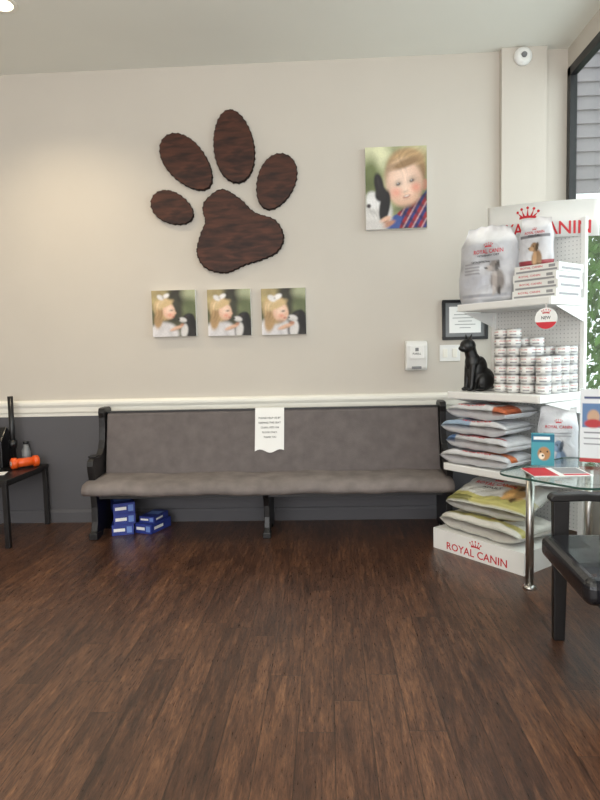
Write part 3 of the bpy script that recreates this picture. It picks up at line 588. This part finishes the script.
# ---- shelf 3 lying bags
ly=[([('r',.62,.72,1,.88,(204,114,66)),('r',0,.9,.6,.94,(90,100,120))],'white pet food bag with small orange panel lying in a stack'),
    ([('r',0,.0,.16,1,(80,118,168)),('r',.3,.86,.9,.9,(180,60,60))],'white pet food bag with blue end lying in a stack'),
    ([('r',.0,.74,.45,1,(150,172,196))],'white and pale blue pet food bag lying in a stack'),
    ([('r',.8,.6,1,1,(190,104,70)),('r',0,.8,.5,.84,(110,120,140))],'white pet food bag with orange corner lying on top of stack')]
zc=.541
for i,(lay,lb) in enumerate(ly):
    dd=.098
    bag(.50-.015*i,.38,dd,(206,207,210),silver+lay+lines_(.08,.34,(.45,.5,.55,.6))+dog(.6,.42,.8,(130,118,110)),[('ROYAL CANIN',.24,.03,-.03,.12,1),('VETERINARY DIET',.16,.012,-.03,.09,2),('ROYAL CANIN',.2,.018,.02-.06*(i%2),.010,1)],L(.225+.012*(i%2),.10+.01*(i%2),zc+dd/2),(-math.pi/2,0,RZ+(.05,-.06,.08,-.03)[i]),lb,'pet food bags lying on the lower shelf',i+3,seal=.05,crown=(.07,-.03,.165)); zc+=dd*.99
bag(.23,.38,.11,(208,209,214),silver+[('r',0,.86,1,1,(160,170,184))]+lines_(.15,.8,(.42,.46))+dog(.5,.62,1.1,(110,130,156)),[('ROYAL CANIN',.15,.018,0,.25,1)],L(.60,.42,.541),(0,0,RZ+.60),'white pet food bag standing beside a stack of bags','pet food bags lying on the lower shelf',8,crown=(.045,0,.28),slump=.2)
g4='pet food bags on the rack base'
bag(.60,.46,.12,(210,208,200),silver+[('r',0,.82,1,.92,(190,182,116))]+dog(.6,.4,1.0,(190,150,90)),[('ROYAL CANIN',.28,.035,-.02,.16,1)],L(.32,.02,.131+.064),(-math.pi/2,0,RZ-.03),'large white and yellow pet food bag lying on rack base',g4,11,seal=.05,crown=(.08,-.02,.21))
bag(.56,.40,.12,(210,211,208),silver+[('p',[(0,.72),(.4,.86),(1,.66),(1,1),(0,1)],(186,180,112)),('p',[(0,.84),(.35,.92),(.3,1),(0,1)],(120,118,66))]+lines_(.1,.4,(.3,.34,.38))+dog(.68,.42,1.0,(176,140,92)),[('ROYAL CANIN',.28,.035,-.04,.20,1),('ADULT',.14,.02,-.04,.165,2)],L(.35,.05,.131+.18),(math.radians(-74),0,RZ+.06),'large white and green pet food bag propped on rack base',g4,12,seal=.05,crown=(.08,-.04,.25))
# ================= GLASS TABLE =================
gt=empty('glass_table',L(1.01,-.02,0),RZ,label='small glass-topped side table with brushed steel legs',category='table')
def rrect(x0,x1,y0,y1,r,n=8):
    out=[]
    for cx,cy,a0 in((x1-r,y1-r,0),(x0+r,y1-r,90),(x0+r,y0+r,180),(x1-r,y0+r,270)):
        for i in range(n+1): a=math.radians(a0+90*i/n); out.append((cx+r*math.cos(a),cy+r*math.sin(a)))
    return out
b=MB(); b.prism(rrect(-.28,.24,-.36,.34,.09),.640,.650,'z',0,1); b.obj('glass_top',['glass','glassedge'],parent=gt)
for x,y in((-.238,-.10),(.19,.02),(-.13,.28)):
    b=MB(); b.cyl((0,0,.008),(0,0,.638),.021,n=24); b.lathe([(.034,0),(.034,.008),(.026,.016),(.021,.02)],28); b.lathe([(.021,.60),(.03,.622),(.03,.6395)],24)
    b.obj('leg',['chrome'],parent=gt,loc=(x,y,0))
GZ=.651
b=MB(); b.box(-.14,.14,-.1,.1,0,.004,0); b.box(-.138,-.02,-.098,.098,.004,.0048,1); b.box(.01,.13,-.05,.09,.004,.0048,2); b.box(.01,.13,-.09,-.06,.004,.0048,1)
b.obj('brochure',['paper','red','greyink'],loc=L(.94,-.16,GZ),rot=(0,0,RZ+.9),label='red and white folded brochure lying on glass table',category='brochure')
b=MB(); b.box(-.056,.056,-.025,.025,0,.165,0); gridface(b,-.055,.055,.001,.164,-.0256,40,50,(66,150,165),[('r',0,0,1,.25,(36,106,134)),('r',.1,.08,.8,.16,(230,236,238)),('e',.55,.62,.28,.22,0,(176,130,84),.25),('e',.45,.7,.13,.1,0,(235,222,204),.3),('e',.4,.55,.03,.03,0,(20,20,20)),('e',.7,.55,.03,.03,0,(20,20,20)),('e',.5,.68,.05,.03,0,(30,20,20))],1)
b.obj('treat_box',['teal','print'],loc=L(.785,-.03,GZ),rot=(0,0,-.3),recalc=False,label='small teal treat box with dog picture on glass table',category='box')
sh=empty('sign_holder',L(.985,.19,GZ),-.45,label='clear acrylic sign holder with printed flyer on glass table',category='sign holder')
b=MB(); b.box(-.11,.11,-.05,.05,0,.004,0); b.box(-.11,.11,.0,.003,.004,.40,0); b.obj('acrylic_stand',['glass'],parent=sh)
b=MB(); gridface(b,-.105,.105,.01,.395,-.003,50,64,(224,226,229),[('r',.06,.2,.94,.52,(96,128,170)),('e',.30,.38,.14,.1,0,(196,160,132),.3),('e',.30,.47,.2,.06,0,(180,54,60),.3),('e',.62,.38,.15,.1,0,(52,44,44),.3),('e',.56,.41,.06,.03,0,(220,214,208),.4),('r',.1,.1,.8,.14,(70,80,120)),('r',.1,.58,.9,.60,(90,90,100)),('r',.1,.66,.8,.68,(130,130,138)),('r',.1,.74,.85,.76,(130,130,138)),('r',0,.95,1,1,(180,60,60))],0); b.obj('flyer',['print'],parent=sh,recalc=False)
# ================= CHAIR =================
ch=empty('armchair',(.948,-2.507,0),-.06,label='black leather waiting room armchair with black wood frame',category='chair')
CW=.58
b=MB(); b.box(-.085,.53,.03,CW-.005,.375,.475); b.obj('seat',['leather'],parent=ch,bevel=.035,seg=5)
b=MB(); b.box(.0,.5,.02,CW-.02,.33,.376); b.obj('seat_frame',['black'],parent=ch,bevel=.004)
for y in(0,CW):
    b=MB(); b.prism([(-.026,0),(.020,0),(.030,.40),(.034,.615),(-.034,.615),(-.030,.40)],y-.02,y+.02,'y'); b.obj('leg',['black'],parent=ch,bevel=.005)
    b=MB(); b.prism([(.56,0),(.60,0),(.56,.40),(.60,.90),(.565,.90),(.515,.40)],y-.02,y+.02,'y'); b.obj('leg',['black'],parent=ch,bevel=.005)
    b=MB(); b.prism([(-.045,.612),(-.05,.628),(-.035,.645),(.1,.65),(.3,.635),(.55,.62),(.55,.595),(.3,.605),(.1,.617)],y-.028,y+.028,'y'); b.obj('armrest',['black'],parent=ch,bevel=.006)
b=MB(); b.prism([(.475,.44),(.53,.44),(.575,.90),(.53,.90)],.03,CW-.03,'y'); b.obj('backrest',['leather'],parent=ch,bevel=.02,seg=4)
# ================= OUTSIDE =================
MB().box(XR+.05,14,-8,14,-.12,-.05).obj('ground',['asphalt'],kind='structure')
b=MB()
for i in range(14): 
    z=2.75+i*.13; b.prism([(0,z),(-.03,z),(-.008,z+.13),(0,z+.13)],XR+.2,6.5,'x')
b.obj('exterior_siding',['siding'],loc=(0,1.6,0),kind='structure')
b=MB()
for i in range(6000):
    cx,cy,cz=3.2+rng.rand()*3.4,3.6+rng.rand()*1.2,rng.rand()**.8*3.1
    a=rng.rand()*6.28; e=rng.rand()*3; r_=.05+.05*rng.rand(); T=Matrix.Translation((cx,cy,cz))@Euler((e,a,a*2)).to_matrix().to_4x4()
    b.add([(-r_,0,0),(0,r_*.5,0),(r_,0,0),(0,-r_*.5,0)],[(0,1,2,3)],0,False,T)
b.obj('hedge_foliage',['leaf'],loc=(0,0,-.05),recalc=False,kind='stuff',label='bright green sunlit hedge foliage outside the window',category='hedge')
# ================= LIGHT =================
wd=bpy.data.worlds.new('w'); SC.world=wd; wd.use_nodes=True; bgn=wd.node_tree.nodes['Background']; bgn.inputs[0].default_value=(.92,.95,1,1); bgn.inputs[1].default_value=1.85
def area(name,loc,rot,sx,sy,p,col):
    l=bpy.data.lights.new(name,'AREA'); l.shape='RECTANGLE'; l.size=sx; l.size_y=sy; l.energy=p; l.color=col
    o=bpy.data.objects.new(name,l); COL.objects.link(o); o.location=loc; o.rotation_euler=rot; return o
area('storefront_daylight',(-1,-7.8,1.7),(math.radians(97),0,0),5.5,2.4,128,(1,.97,.93))
area('window_daylight',(XR+.5,-1.75,2.0),(0,math.radians(90),0),2.6,3.2,40,(.92,.96,1))
area('ceiling_fill',(-.8,-4.6,2.2),(math.radians(180),0,0),2.5,.5,108,(1,.97,.90))  # added fill light behind the camera, not a room fixture; brightens the ceiling
l=bpy.data.lights.new('can_light','SPOT'); l.energy=75; l.spot_size=math.radians(135); l.spot_blend=.9; l.color=(1,.82,.56); l.shadow_soft_size=.06
o=bpy.data.objects.new('can_light',l); COL.objects.link(o); o.location=(-1.885,-.87,CEIL-.03)
# ================= CAMERA =================
cam=bpy.data.cameras.new('camera'); cam.sensor_fit='VERTICAL'; cam.sensor_height=32; cam.lens=24; cam.clip_start=.05
c=bpy.data.objects.new('camera',cam); COL.objects.link(c); c.location=(0,-4.5,1.27)
R=(Euler((0,0,math.radians(2.7))).to_matrix() @ Euler((math.radians(85.5),0,0)).to_matrix() @ Euler((0,0,math.radians(-1.35))).to_matrix())
c.rotation_euler=R.to_euler(); SC.camera=c
